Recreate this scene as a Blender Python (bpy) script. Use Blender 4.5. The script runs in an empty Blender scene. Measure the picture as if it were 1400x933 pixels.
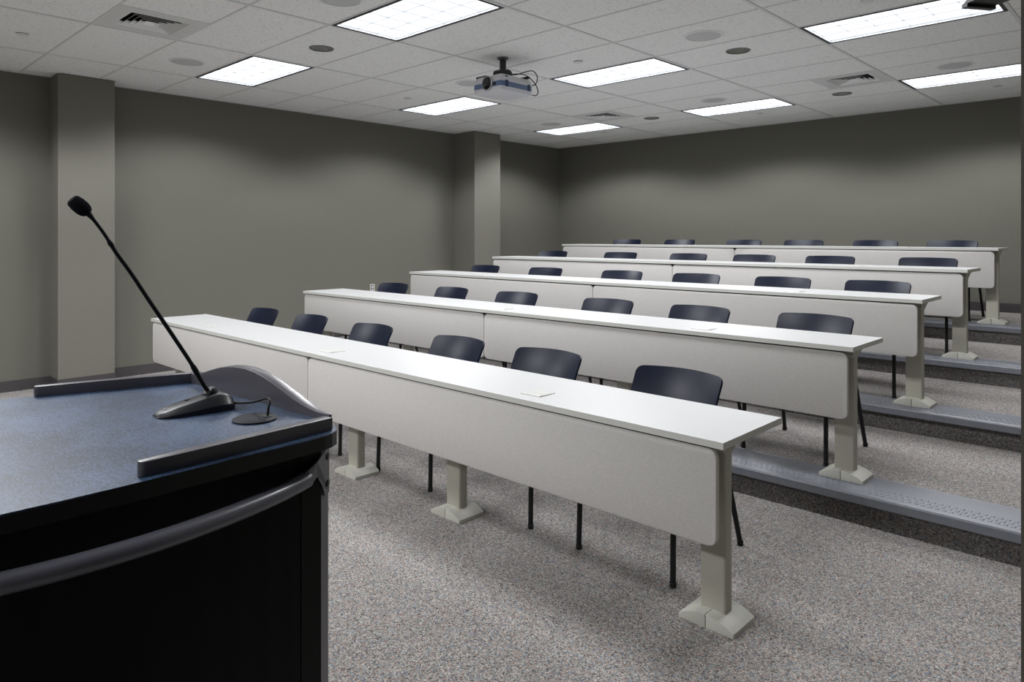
import bpy, bmesh, math, random
from mathutils import Vector, Matrix
random.seed(4)
PI = math.pi
scene = bpy.context.scene
COL = scene.collection

# ---------------------------------------------------------------- materials
def new_mat(name):
    m = bpy.data.materials.new(name); m.use_nodes = True
    nt = m.node_tree
    return m, nt, nt.nodes['Principled BSDF'], nt.nodes, nt.links

def plain(name, col, rough=0.5, metal=0.0, spec=0.5, grain=0.0, gscale=200.0, bump=0.0):
    m, nt, b, N, L = new_mat(name)
    b.inputs['Base Color'].default_value = (*col, 1)
    b.inputs['Roughness'].default_value = rough
    b.inputs['Metallic'].default_value = metal
    b.inputs['Specular IOR Level'].default_value = spec
    if grain or bump:
        tc = N.new('ShaderNodeTexCoord'); no = N.new('ShaderNodeTexNoise')
        no.inputs['Scale'].default_value = gscale; no.inputs['Detail'].default_value = 4
        L.new(tc.outputs['Object'], no.inputs['Vector'])
        if grain:
            rp = N.new('ShaderNodeValToRGB')
            rp.color_ramp.elements[0].position = 0.3; rp.color_ramp.elements[1].position = 0.7
            rp.color_ramp.elements[0].color = (*[c * (1 - grain) for c in col], 1)
            rp.color_ramp.elements[1].color = (*[min(1, c * (1 + grain)) for c in col], 1)
            L.new(no.outputs['Fac'], rp.inputs['Fac']); L.new(rp.outputs['Color'], b.inputs['Base Color'])
        if bump:
            bp = N.new('ShaderNodeBump'); bp.inputs['Strength'].default_value = bump
            bp.inputs['Distance'].default_value = 0.002
            L.new(no.outputs['Fac'], bp.inputs['Height']); L.new(bp.outputs['Normal'], b.inputs['Normal'])
    return m

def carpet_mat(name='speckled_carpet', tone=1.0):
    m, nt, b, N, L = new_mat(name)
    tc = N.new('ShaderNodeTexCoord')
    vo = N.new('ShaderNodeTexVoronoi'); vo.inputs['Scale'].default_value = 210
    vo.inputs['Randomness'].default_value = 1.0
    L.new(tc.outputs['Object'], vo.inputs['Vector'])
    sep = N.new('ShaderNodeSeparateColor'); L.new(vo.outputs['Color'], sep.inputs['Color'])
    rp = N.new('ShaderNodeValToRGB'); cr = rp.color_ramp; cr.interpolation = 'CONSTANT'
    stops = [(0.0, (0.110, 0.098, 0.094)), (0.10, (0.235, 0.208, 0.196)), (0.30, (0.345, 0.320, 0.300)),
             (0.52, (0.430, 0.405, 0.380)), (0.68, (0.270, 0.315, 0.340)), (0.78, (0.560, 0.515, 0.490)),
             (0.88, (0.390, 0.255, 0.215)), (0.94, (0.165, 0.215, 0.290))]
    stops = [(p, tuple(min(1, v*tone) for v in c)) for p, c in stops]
    cr.elements[0].position = 0.0; cr.elements[0].color = (*stops[0][1], 1)
    cr.elements[1].position = stops[1][0]; cr.elements[1].color = (*stops[1][1], 1)
    for p, c in stops[2:]:
        e = cr.elements.new(p); e.color = (*c, 1)
    L.new(sep.outputs['Red'], rp.inputs['Fac'])
    no = N.new('ShaderNodeTexNoise'); no.inputs['Scale'].default_value = 60; no.inputs['Detail'].default_value = 3
    L.new(tc.outputs['Object'], no.inputs['Vector'])
    mr = N.new('ShaderNodeMapRange'); mr.inputs['To Min'].default_value = 0.78; mr.inputs['To Max'].default_value = 1.2
    L.new(no.outputs['Fac'], mr.inputs['Value'])
    mx = N.new('ShaderNodeMix'); mx.data_type = 'RGBA'; mx.blend_type = 'MULTIPLY'; mx.inputs['Factor'].default_value = 1
    L.new(rp.outputs['Color'], mx.inputs['A']); L.new(mr.outputs['Result'], mx.inputs['B'])
    L.new(mx.outputs['Result'], b.inputs['Base Color'])
    b.inputs['Roughness'].default_value = 0.95; b.inputs['Specular IOR Level'].default_value = 0.1
    bp = N.new('ShaderNodeBump'); bp.inputs['Strength'].default_value = 0.6; bp.inputs['Distance'].default_value = 0.004
    L.new(vo.outputs['Distance'], bp.inputs['Height']); bp.invert = True
    L.new(bp.outputs['Normal'], b.inputs['Normal'])
    return m

def tile_mat():
    m, nt, b, N, L = new_mat('fissured_ceiling_tile')
    tc = N.new('ShaderNodeTexCoord')
    mp = N.new('ShaderNodeMapping'); mp.inputs['Scale'].default_value = (1, 1, 1)
    L.new(tc.outputs['Object'], mp.inputs['Vector'])
    no = N.new('ShaderNodeTexNoise'); no.inputs['Scale'].default_value = 75; no.inputs['Detail'].default_value = 3
    no.inputs['Distortion'].default_value = 1.2
    L.new(mp.outputs['Vector'], no.inputs['Vector'])
    rp = N.new('ShaderNodeValToRGB')
    rp.color_ramp.elements[0].position = 0.33; rp.color_ramp.elements[0].color = (0.62, 0.62, 0.62, 1)
    rp.color_ramp.elements[1].position = 0.43; rp.color_ramp.elements[1].color = (0.90, 0.90, 0.89, 1)
    L.new(no.outputs['Fac'], rp.inputs['Fac']); L.new(rp.outputs['Color'], b.inputs['Base Color'])
    b.inputs['Roughness'].default_value = 0.9; b.inputs['Specular IOR Level'].default_value = 0.2
    bp = N.new('ShaderNodeBump'); bp.inputs['Strength'].default_value = 0.4; bp.inputs['Distance'].default_value = 0.002
    L.new(no.outputs['Fac'], bp.inputs['Height']); L.new(bp.outputs['Normal'], b.inputs['Normal'])
    return m

def emit_mat(name, col, strength):
    m = bpy.data.materials.new(name); m.use_nodes = True
    nt = m.node_tree; nt.nodes.clear()
    e = nt.nodes.new('ShaderNodeEmission'); o = nt.nodes.new('ShaderNodeOutputMaterial')
    e.inputs['Color'].default_value = (*col, 1); e.inputs['Strength'].default_value = strength
    nt.links.new(e.outputs[0], o.inputs[0])
    return m

def worktop_mat():
    m, nt, b, N, L = new_mat('blue_grey_laminate')
    tc = N.new('ShaderNodeTexCoord')
    n1 = N.new('ShaderNodeTexNoise'); n1.inputs['Scale'].default_value = 7; n1.inputs['Detail'].default_value = 5
    n2 = N.new('ShaderNodeTexNoise'); n2.inputs['Scale'].default_value = 230; n2.inputs['Detail'].default_value = 3
    mp = N.new('ShaderNodeMapping'); mp.inputs['Scale'].default_value = (0.45, 1.7, 1)
    mp.inputs['Rotation'].default_value = (0, 0, 0.7)
    L.new(tc.outputs['Object'], n1.inputs['Vector']); L.new(tc.outputs['Object'], mp.inputs['Vector'])
    L.new(mp.outputs['Vector'], n2.inputs['Vector'])
    ad = N.new('ShaderNodeMath'); ad.operation = 'MULTIPLY_ADD'; ad.inputs[1].default_value = 0.6
    L.new(n2.outputs['Fac'], ad.inputs[0])
    h = N.new('ShaderNodeMath'); h.operation = 'MULTIPLY'; h.inputs[1].default_value = 0.4
    L.new(n1.outputs['Fac'], h.inputs[0]); L.new(h.outputs[0], ad.inputs[2])
    rp = N.new('ShaderNodeValToRGB')
    rp.color_ramp.elements[0].position = 0.40; rp.color_ramp.elements[0].color = (0.010, 0.022, 0.050, 1)
    rp.color_ramp.elements[1].position = 0.60; rp.color_ramp.elements[1].color = (0.062, 0.105, 0.195, 1)
    L.new(ad.outputs[0], rp.inputs['Fac']); L.new(rp.outputs['Color'], b.inputs['Base Color'])
    b.inputs['Roughness'].default_value = 0.42; b.inputs['Specular IOR Level'].default_value = 0.5
    bp = N.new('ShaderNodeBump'); bp.inputs['Strength'].default_value = 0.15; bp.inputs['Distance'].default_value = 0.001
    L.new(n2.outputs['Fac'], bp.inputs['Height']); L.new(bp.outputs['Normal'], b.inputs['Normal'])
    return m

def perforated_mat():
    m, nt, b, N, L = new_mat('black_perforated_steel')
    tc = N.new('ShaderNodeTexCoord')
    vo = N.new('ShaderNodeTexVoronoi'); vo.inputs['Scale'].default_value = 260; vo.inputs['Randomness'].default_value = 0
    L.new(tc.outputs['Object'], vo.inputs['Vector'])
    rp = N.new('ShaderNodeValToRGB'); rp.color_ramp.interpolation = 'LINEAR'
    rp.color_ramp.elements[0].position = 0.25; rp.color_ramp.elements[0].color = (0.001, 0.001, 0.001, 1)
    rp.color_ramp.elements[1].position = 0.35; rp.color_ramp.elements[1].color = (0.006, 0.006, 0.007, 1)
    L.new(vo.outputs['Distance'], rp.inputs['Fac']); L.new(rp.outputs['Color'], b.inputs['Base Color'])
    b.inputs['Roughness'].default_value = 0.5; b.inputs['Specular IOR Level'].default_value = 0.15
    return m

M = {}
M['wall'] = plain('taupe_wall_paint', (0.142, 0.139, 0.117), 0.75, grain=0.02, gscale=40, bump=0.03, spec=0.3)
M['pillar'] = plain('taupe_pillar_paint', (0.168, 0.162, 0.138), 0.75, grain=0.02, gscale=40, spec=0.3)
M['base'] = plain('dark_vinyl_baseboard', (0.060, 0.053, 0.056), 0.45, grain=0.05, gscale=30)
M['carpet'] = carpet_mat()
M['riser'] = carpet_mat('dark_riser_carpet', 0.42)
M['tile'] = tile_mat()
M['tbar'] = plain('ceiling_grid_paint', (0.72, 0.72, 0.715), 0.5, grain=0.02, gscale=50)
M['plenum'] = plain('plenum_and_blade_shade', (0.02, 0.02, 0.02), 0.9, grain=0.05)
M['nosing'] = plain('grey_rubber_nosing', (0.185, 0.195, 0.225), 0.38, grain=0.06, gscale=25, bump=0.05)
M['top'] = plain('white_laminate', (0.56, 0.56, 0.565), 0.38, grain=0.015, gscale=60, spec=0.4)
M['edge'] = plain('grey_edge_band', (0.62, 0.62, 0.585), 0.5, grain=0.02, gscale=80)
M['fabric'] = plain('panel_fabric', (0.63, 0.61, 0.595), 0.9, grain=0.08, gscale=190, bump=0.2, spec=0.1)
M['pedestal'] = plain('beige_powder_coat', (0.45, 0.435, 0.37), 0.45, grain=0.03, gscale=120, spec=0.4)
M['footcap'] = plain('beige_moulded_foot', (0.62, 0.61, 0.55), 0.45, grain=0.03, gscale=70, spec=0.4)
M['gap'] = plain('shadow_gap_black', (0.01, 0.01, 0.01), 0.6, grain=0.05)
M['port'] = plain('ivory_port_cover', (0.60, 0.595, 0.57), 0.35, grain=0.01, gscale=60)
M['chair'] = plain('navy_black_plastic', (0.0055, 0.0090, 0.024), 0.36, grain=0.12, gscale=25, bump=0.05, spec=0.24)
M['leg'] = plain('black_tube_steel', (0.010, 0.010, 0.012), 0.42, grain=0.05, gscale=60, spec=0.35)
M['rubber'] = plain('black_rubber', (0.012, 0.012, 0.012), 0.7, grain=0.05)
M['lect_top'] = worktop_mat()
M['rail'] = plain('charcoal_satin', (0.064, 0.060, 0.075), 0.36, grain=0.03, gscale=200, spec=0.75)
M['lect_edge'] = plain('black_edge_moulding', (0.008, 0.008, 0.010), 0.4, grain=0.05, spec=0.4)
M['lect_body'] = plain('black_body_paint', (0.006, 0.006, 0.0065), 0.5, grain=0.05, gscale=60, spec=0.25)
M['perf'] = perforated_mat()
M['post'] = plain('grey_post_metal', (0.105, 0.102, 0.112), 0.4, grain=0.03, gscale=100, spec=0.5)
M['bar'] = plain('charcoal_handle_metal', (0.105, 0.106, 0.135), 0.30, metal=0.0, grain=0.03, gscale=100, spec=0.8)
M['bolt'] = plain('black_bolt', (0.008, 0.008, 0.008), 0.4, grain=0.05)
M['mic'] = plain('mic_matte_black', (0.005, 0.005, 0.006), 0.5, grain=0.05, gscale=90, spec=0.25)
M['micbase'] = plain('mic_base_satin', (0.010, 0.011, 0.016), 0.36, grain=0.05, gscale=90, spec=0.36)
M['foam'] = plain('mic_foam', (0.010, 0.010, 0.014), 0.95, grain=0.4, gscale=500, bump=0.6, spec=0.1)
M['mark'] = plain('pale_print', (0.30, 0.31, 0.34), 0.5, grain=0.02)
M['grommet'] = plain('grommet_plastic', (0.007, 0.009, 0.014), 0.6, spec=0.2, grain=0.05, gscale=60)
M['frame'] = plain('troffer_frame_dark', (0.018, 0.019, 0.024), 0.5, grain=0.05)
M['louver'] = plain('white_louver', (0.78, 0.80, 0.84), 0.3, grain=0.01)
M['lamp'] = emit_mat('lamp_glow', (0.95, 0.98, 1.0), 1.15)
M['vent'] = plain('vent_enamel', (0.70, 0.71, 0.70), 0.45, grain=0.02)
M['ventw'] = plain('vent_blade_enamel', (0.88, 0.88, 0.88), 0.4, grain=0.02)
M['grille'] = plain('speaker_grille_grey', (0.58, 0.58, 0.59), 0.6, grain=0.15, gscale=400)
M['spkrim'] = plain('speaker_rim_white', (0.82, 0.82, 0.82), 0.5, grain=0.02)
M['refl'] = plain('downlight_reflector', (0.62, 0.62, 0.60), 0.28, metal=0.7, grain=0.05)
M['reflrim'] = plain('downlight_rim', (0.16, 0.16, 0.155), 0.4, grain=0.02)
M['bulb'] = plain('unlit_bulb_glass', (0.45, 0.45, 0.43), 0.25, grain=0.02)
M['disc'] = plain('sprinkler_plate', (0.74, 0.74, 0.74), 0.5, grain=0.02)
M['projw'] = plain('projector_silver', (0.66, 0.66, 0.70), 0.42, grain=0.02, spec=0.5)
M['projb'] = plain('projector_blue_band', (0.11, 0.165, 0.30), 0.4, grain=0.03)
M['projd'] = plain('projector_dark_blue', (0.012, 0.028, 0.085), 0.4, grain=0.03)
M['lens'] = plain('lens_black', (0.004, 0.004, 0.005), 0.15, grain=0.05)
M['ring'] = plain('lens_ring_silver', (0.55, 0.55, 0.57), 0.25, metal=0.6, grain=0.02)
M['black'] = plain('mount_black', (0.010, 0.010, 0.010), 0.45, grain=0.05)
M['jamb'] = plain('door_frame_bronze', (0.11, 0.10, 0.085), 0.5, grain=0.03)
M['outlet'] = plain('outlet_steel_plate', (0.55, 0.53, 0.47), 0.35, grain=0.02)
M['recept'] = plain('outlet_socket_white', (0.55, 0.53, 0.56), 0.4, grain=0.02)
M['outdark'] = plain('outlet_dark_gap', (0.05, 0.06, 0.09), 0.5, grain=0.02)
M['fixture'] = plain('fixture_dark_metal', (0.010, 0.008, 0.008), 0.5, grain=0.05)

# ---------------------------------------------------------------- mesh helpers
def quadface(bm, vs, mat=0):
    try:
        f = bm.faces.new(vs); f.material_index = mat; return f
    except ValueError:
        return None

def box(bm, x0, x1, y0, y1, z0, z1, mat=0, bev=0.0, seg=2):
    v = [bm.verts.new(p) for p in ((x0,y0,z0),(x1,y0,z0),(x1,y1,z0),(x0,y1,z0),(x0,y0,z1),(x1,y0,z1),(x1,y1,z1),(x0,y1,z1))]
    fs = [quadface(bm, [v[i] for i in q], mat) for q in ((0,3,2,1),(4,5,6,7),(0,1,5,4),(1,2,6,5),(2,3,7,6),(3,0,4,7))]
    if bev:
        es = {e for f in fs for e in f.edges}
        bmesh.ops.bevel(bm, geom=list(es), offset=bev, segments=seg, profile=0.5, affect='EDGES')
    return fs

def obox(bm, c, ax, ay, az, hx, hy, hz, mat=0, bev=0.0):
    """oriented box: centre c, unit axes, half sizes"""
    c = Vector(c); ax, ay, az = Vector(ax).normalized(), Vector(ay).normalized(), Vector(az).normalized()
    P = lambda i, j, k: bm.verts.new(c + ax*hx*i + ay*hy*j + az*hz*k)
    v = [P(-1,-1,-1),P(1,-1,-1),P(1,1,-1),P(-1,1,-1),P(-1,-1,1),P(1,-1,1),P(1,1,1),P(-1,1,1)]
    fs = [quadface(bm, [v[i] for i in q], mat) for q in ((0,3,2,1),(4,5,6,7),(0,1,5,4),(1,2,6,5),(2,3,7,6),(3,0,4,7))]
    if bev:
        es = {e for f in fs for e in f.edges}
        bmesh.ops.bevel(bm, geom=list(es), offset=bev, segments=2, profile=0.5, affect='EDGES')

def prism(bm, poly, a0, a1, axis='z', mat=0, cap0=None, cap1=None, bev=0.0, seg=2):
    """extrude a 2-D polygon. axis z: (x,y); axis y: (x,z); axis x: (y,z)"""
    def P(p, a):
        return {'z': (p[0], p[1], a), 'y': (p[0], a, p[1]), 'x': (a, p[0], p[1])}[axis]
    A = [bm.verts.new(P(p, a0)) for p in poly]; B = [bm.verts.new(P(p, a1)) for p in poly]
    n = len(poly); fs = []
    fs.append(quadface(bm, A[::-1], mat if cap0 is None else cap0)); fs.append(quadface(bm, B, mat if cap1 is None else cap1))
    for i in range(n):
        fs.append(quadface(bm, [A[i], A[(i+1) % n], B[(i+1) % n], B[i]], mat))
    if bev:
        es = set(fs[0].edges) | set(fs[1].edges)
        bmesh.ops.bevel(bm, geom=list(es), offset=bev, segments=seg, profile=0.5, affect='EDGES')
    return fs

def frames(path):
    T = []
    for i in range(len(path)):
        a = path[max(0, i-1)]; b = path[min(len(path)-1, i+1)]
        T.append((b - a).normalized())
    n = T[0].orthogonal().normalized() if abs(T[0].z) > 0.95 else T[0].cross(Vector((0,0,1))).normalized()
    out = []
    for t in T:
        n = (n - t*n.dot(t)).normalized(); out.append((t, n, t.cross(n)))
    return out

def tube(bm, path, r, seg=12, mat=0, caps=True, flat=1.0):
    path = [Vector(p) for p in path]; R = r if isinstance(r, (list, tuple)) else [r]*len(path)
    rings = []
    for p, (t, n, b), rr in zip(path, frames(path), R):
        rings.append([bm.verts.new(p + n*(rr*math.cos(2*PI*k/seg)) + b*(rr*flat*math.sin(2*PI*k/seg))) for k in range(seg)])
    for A, B in zip(rings, rings[1:]):
        for k in range(seg):
            quadface(bm, [A[k], A[(k+1) % seg], B[(k+1) % seg], B[k]], mat)
    if caps:
        quadface(bm, rings[0][::-1], mat); quadface(bm, rings[-1], mat)

def smooth_path(pts, n=6):
    pts = [Vector(p) for p in pts]; out = []
    for i in range(len(pts)-1):
        p0 = pts[max(0,i-1)]; p1 = pts[i]; p2 = pts[i+1]; p3 = pts[min(len(pts)-1,i+2)]
        for k in range(n):
            t = k/n
            out.append(0.5*((2*p1)+(p2-p0)*t+(2*p0-5*p1+4*p2-p3)*t*t+(3*p1-p0-3*p2+p3)*t**3))
    out.append(pts[-1]); return out

def lathe(bm, prof, c, seg=32, mat=0, axis=(0,0,1)):
    """prof: (radius, height along axis)"""
    c = Vector(c); ax = Vector(axis).normalized(); n = ax.orthogonal().normalized(); b = ax.cross(n)
    rings = []
    for r, h in prof:
        if r < 1e-6: rings.append([bm.verts.new(c + ax*h)])
        else: rings.append([bm.verts.new(c + ax*h + n*(r*math.cos(2*PI*k/seg)) + b*(r*math.sin(2*PI*k/seg))) for k in range(seg)])
    for A, B in zip(rings, rings[1:]):
        for k in range(seg):
            k2 = (k+1) % seg
            if len(A) == 1 and len(B) == 1: continue
            if len(A) == 1: quadface(bm, [A[0], B[k2], B[k]], mat)
            elif len(B) == 1: quadface(bm, [A[k], A[k2], B[0]], mat)
            else: quadface(bm, [A[k], A[k2], B[k2], B[k]], mat)

def obj(name, bm, mats, parent=None, smooth=False, world=False, recalc=True, ang=35):
    if world and parent is not None:
        bmesh.ops.translate(bm, verts=bm.verts, vec=-parent_world(parent))
    if recalc: bmesh.ops.recalc_face_normals(bm, faces=bm.faces)
    me = bpy.data.meshes.new(name); bm.to_mesh(me); bm.free()
    for m in (mats if isinstance(mats, (list, tuple)) else [mats]): me.materials.append(m)
    if smooth:
        for p in me.polygons: p.use_smooth = True
        try: me.set_sharp_from_angle(angle=math.radians(ang))
        except Exception: pass
    o = bpy.data.objects.new(name, me); COL.objects.link(o)
    if parent is not None: o.parent = parent
    return o

def parent_world(o):
    v = Vector((0,0,0))
    while o is not None:
        v += Vector(o.location); o = o.parent
    return v

def tag(o, label, cat, group=None, kind=None):
    o['label'] = label; o['category'] = cat
    if group: o['group'] = group
    if kind: o['kind'] = kind
    return o

def thing(name, label, cat, loc=(0,0,0), rz=0.0, group=None):
    o = bpy.data.objects.new(name, None); COL.objects.link(o)
    o.empty_display_size = 0.1
    o.location = loc; o.rotation_euler = (0, 0, rz)
    return tag(o, label, cat, group)

def copy_tree(o, parent=None):
    c = o.copy(); COL.objects.link(c)
    if parent is not None: c.parent = parent
    for ch in list(o.children): copy_tree(ch, c)
    return c

BM = bmesh.new

# ---------------------------------------------------------------- measured layout (metres)
CAMZ = 1.452
ZC = 3.0                                   # ceiling
ST = 0.1524                                # tier rise
XW, YW = -7.985, 9.496                     # left and back walls
XR = -0.14                                 # right wall face
YF = [2.272, 3.797, 5.165, 6.491, 7.923]   # front edge of each table
XL = [-6.585, -6.675, -6.650, -6.605, -6.612]
XRT = [-1.169, -1.241, -1.262, -1.270, -1.303]
SEAM = [-3.958, -3.968, -3.955, -3.925, -3.940]
TD = 0.4834
RISER = [3.780, 5.190, 6.500, 7.895]       # riser fronts
YFRONT = -2.3
GX0, GY0, GX, GY = -5.766, 2.8013, 1.2192, 0.6096   # ceiling grid

# ---------------------------------------------------------------- setting
def structure(name, bm, mats, label, cat, smooth=False, recalc=True):
    o = obj(name, bm, mats, smooth=smooth, recalc=recalc)
    return tag(o, label, cat, kind='structure')

# floor with four carpeted tiers
bm = BM()
prof = [(YFRONT-0.3, -0.2), (YFRONT-0.3, 0.0)]
for i, y in enumerate(RISER):
    prof += [(y, ST*i), (y, ST*(i+1))]
prof += [(YW+0.2, ST*4), (YW+0.2, -0.2)]
prism(bm, prof, XW-0.2, XR+0.1, 'x')
box(bm, XR+0.1, 1.7, YFRONT-0.3, 3.2, -0.2, 0.0)
bm.normal_update()
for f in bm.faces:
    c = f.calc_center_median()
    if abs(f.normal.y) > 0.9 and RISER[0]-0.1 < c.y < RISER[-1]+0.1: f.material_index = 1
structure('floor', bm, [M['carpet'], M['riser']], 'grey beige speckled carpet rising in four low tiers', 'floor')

# walls
bm = BM(); box(bm, XW-0.2, XW, YFRONT-0.2, YW+0.2, 0, ZC+0.3)
structure('wall_left', bm, M['wall'], 'long taupe wall behind the left ends of the tables', 'wall')
bm = BM(); box(bm, XW, XR+0.2, YW, YW+0.2, 0, ZC+0.3)
structure('wall_back', bm, M['wall'], 'taupe wall behind the topmost row of chairs', 'wall')
bm = BM(); box(bm, XW, 1.7, YFRONT-0.2, YFRONT, 0, ZC+0.3)
structure('wall_front', bm, M['wall'], 'taupe wall behind the lectern, outside the photo', 'wall')
bm = BM()
box(bm, XR-0.0003, XR+0.2, 1.02, YW, 0, ZC+0.3)
box(bm, XR, XR+0.2, YFRONT, -0.55, 0, ZC+0.3)
box(bm, XR, XR+0.2, -0.55, 1.02, 2.2, ZC+0.3)
structure('wall_right', bm, M['wall'], 'taupe wall with the doorway on the right side', 'wall')
bm = BM(); box(bm, 1.5, 1.7, YFRONT, 3.2, 0, ZC+0.3); box(bm, XR+0.2, 1.5, 3.0, 3.2, 0, ZC+0.3)
structure('wall_corridor', bm, M['wall'], 'taupe corridor wall opposite the doorway, outside the photo', 'wall')
# doorway jamb: the dark upright strip at the right edge
bm = BM()
JP = [(XR-0.0003, 0.984), (XR+0.05, 0.984), (XR+0.05, 0.968), (XR+0.066, 0.968), (XR+0.066, 0.984), (XR+0.204, 0.984), (XR+0.204, 1.07), (XR+0.2, 1.07),
      (XR+0.2, 1.02), (XR-0.0003, 1.02)]
prism(bm, JP, 0.0, 2.2, 'z')
structure('door_1', bm, M['jamb'], 'dark doorway jamb running up the right edge', 'door frame')

# pillars
for k, (y0, y1, x1, lab) in enumerate([(1.835, 2.322, -7.712, 'square taupe pillar on the left wall beside the microphone'),
                                      (7.055, 7.585, -7.545, 'square taupe pillar on the left wall near the back corner')]):
    bm = BM(); box(bm, XW, x1, y0, y1, 0, ZC)
    o = structure('pillar', bm, M['pillar'], lab, 'pillar')

# baseboards follow the tiers
LV = [(YFRONT, RISER[0], 0.0), (RISER[0], RISER[1], ST), (RISER[1], RISER[2], 2*ST), (RISER[2], RISER[3], 3*ST), (RISER[3], YW, 4*ST)]
bm = BM()
for a, b, z in LV:
    pts = [a, b]
    for p0, p1 in ((1.835, 2.322), (7.055, 7.585)):
        if a < p0 < b: pts = [a, p0, p1, b]
    for q0, q1 in zip(pts[::2], pts[1::2]):
        box(bm, XW, XW+0.008, q0, q1, z, z+0.102)
for (y0, y1, x1, z) in ((1.835, 2.322, -7.712, 0.0), (7.055, 7.585, -7.545, 3*ST)):
    box(bm, XW, x1+0.008, y0-0.008, y0, z, z+0.102)
    box(bm, x1, x1+0.008, y0, y1, z, z+0.102)
    box(bm, XW, x1+0.008, y1, y1+0.008, z, z+0.102)
structure('baseboard_left', bm, M['base'], 'dark vinyl baseboard stepping along the left wall', 'baseboard')
bm = BM(); box(bm, XW, XR, YW-0.008, YW, 4*ST, 4*ST+0.102)
structure('baseboard_back', bm, M['base'], 'dark vinyl baseboard along the back wall', 'baseboard')
bm = BM()
for a, b, z in [(1.07, RISER[0], 0.0)] + LV[1:]:
    box(bm, XR-0.008, XR, a, b, z, z+0.102)
structure('baseboard_right', bm, M['base'], 'dark vinyl baseboard along the right wall', 'baseboard')

# rubber stair nosings with raised studs in the aisle
ORD = ['lowest', 'second', 'third', 'topmost']
for i, y in enumerate(RISER):
    z = ST*(i+1); bm = BM()
    D = 0.325 if i == 0 else 0.30
    pr = [(y-0.014, z-0.046), (y-0.022, z-0.040), (y-0.022, z-0.002), (y-0.016, z+0.006), (y-0.008, z+0.008),
          (y+D-0.030, z+0.008), (y+D-0.026, z+0.004), (y+D-0.016, z+0.004), (y+D-0.012, z+0.006), (y+D, z+0.001),
          (y+D, z), (y, z), (y, z-0.046)]
    prism(bm, pr, XW+0.01, XR-0.009, 'x')
    # ribs: short raised bars in two rows near the front edge
    x = XR-0.04
    n = 0
    while x > -2.6:
        for r in range(3):
            yy = y+0.02+0.036*r; xx = x - (0.014 if r % 2 else 0)
            v = [bm.verts.new(p) for p in ((xx-0.009,yy,z+0.008),(xx+0.009,yy,z+0.008),(xx+0.009,yy+0.026,z+0.008),(xx-0.009,yy+0.026,z+0.008),
                                           (xx-0.005,yy+0.004,z+0.0102),(xx+0.005,yy+0.004,z+0.0102),(xx+0.005,yy+0.022,z+0.0102),(xx-0.005,yy+0.022,z+0.0102))]
            for q in ((4,5,6,7),(0,1,5,4),(1,2,6,5),(2,3,7,6),(3,0,4,7)): quadface(bm, [v[j] for j in q])
        x -= 0.030; n += 1
    structure('trim_%d' % (i+1), bm, M['nosing'], 'grey rubber nosing strip on the %s tier edge' % ORD[i], 'step edge', recalc=True)

# ---------------------------------------------------------------- ceiling
LIGHTS = [(-1,0),(1,0),(3,0),(-1,4),(1,4),(3,4),(-1,8),(1,8),(3,8),(-1,-4),(1,-4),(-1,-8),(1,-8),(3,-8)]   # (column, row) of grid cells
VENTS = [(0,-2,'l'),(0,7,'l'),(2,7,'r')]
SPK = [(-6.415,2.515),(-2.715,4.952),(-3.908,7.365),(-1.545,7.385),(-6.349,7.373),(-5.247,4.848),(-4.006,2.545)]
DNL = [(-5.165,3.106),(-2.727,5.555),(-5.088,7.92),(-2.733,8.001)]
SPR = [(-6.432,1.297),(-3.914,4.909),(-6.317,4.891),(-1.535,4.952),(-3.903,8.546),(-6.273,8.51),(-1.435,8.707)]
def cell(k, j): return (GX0+GX*k, GX0+GX*(k+1), GY0+GY*j, GY0+GY*(j+1))
bm = BM()
ZT = ZC+0.006
def tile_quad(x0, x1, y0, y1):
    x0 = max(x0, XW); x1 = min(x1, XR+0.1); y0 = max(y0, YFRONT); y1 = min(y1, YW)
    if x1-x0 < 0.01 or y1-y0 < 0.01: return
    hole = next(((hx, hy) for hx, hy in DNL if x0 < hx < x1 and y0 < hy < y1), None)
    if not hole:
        quadface(bm, [bm.verts.new(p) for p in ((x0,y0,ZT),(x0,y1,ZT),(x1,y1,ZT),(x1,y0,ZT))], 0); return
    cx, cy = hole; r = 0.088
    angs = sorted([2*PI*k/48 for k in range(48)] + [math.atan2(b-cy, a-cx) % (2*PI) for a in (x0,x1) for b in (y0,y1)])
    inn, out = [], []
    for a in angs:
        c, s = math.cos(a), math.sin(a)
        t = min([((x1 if c > 0 else x0)-cx)/c if abs(c) > 1e-9 else 9e9, ((y1 if s > 0 else y0)-cy)/s if abs(s) > 1e-9 else 9e9])
        inn.append(bm.verts.new((cx+r*c, cy+r*s, ZT))); out.append(bm.verts.new((cx+t*c, cy+t*s, ZT)))
    for k in range(len(angs)):
        k2 = (k+1) % len(angs); quadface(bm, [inn[k], inn[k2], out[k2], out[k]], 0)
for k in range(-2, 5):
    for j in range(-9, 12):
        if (k, j) in LIGHTS: continue
        x0, x1, y0, y1 = cell(k, j)
        vv = next((v for v in VENTS if v[:2] == (k, j)), None)
        if vv:
            if vv[2] == 'l': tile_quad((x0+x1)/2, x1, y0, y1)
            else: tile_quad(x0, (x0+x1)/2, y0, y1)
        else: tile_quad(x0, x1, y0, y1)
for f in bm.faces:
    if f.normal.z > 0: f.normal_flip()
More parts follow.
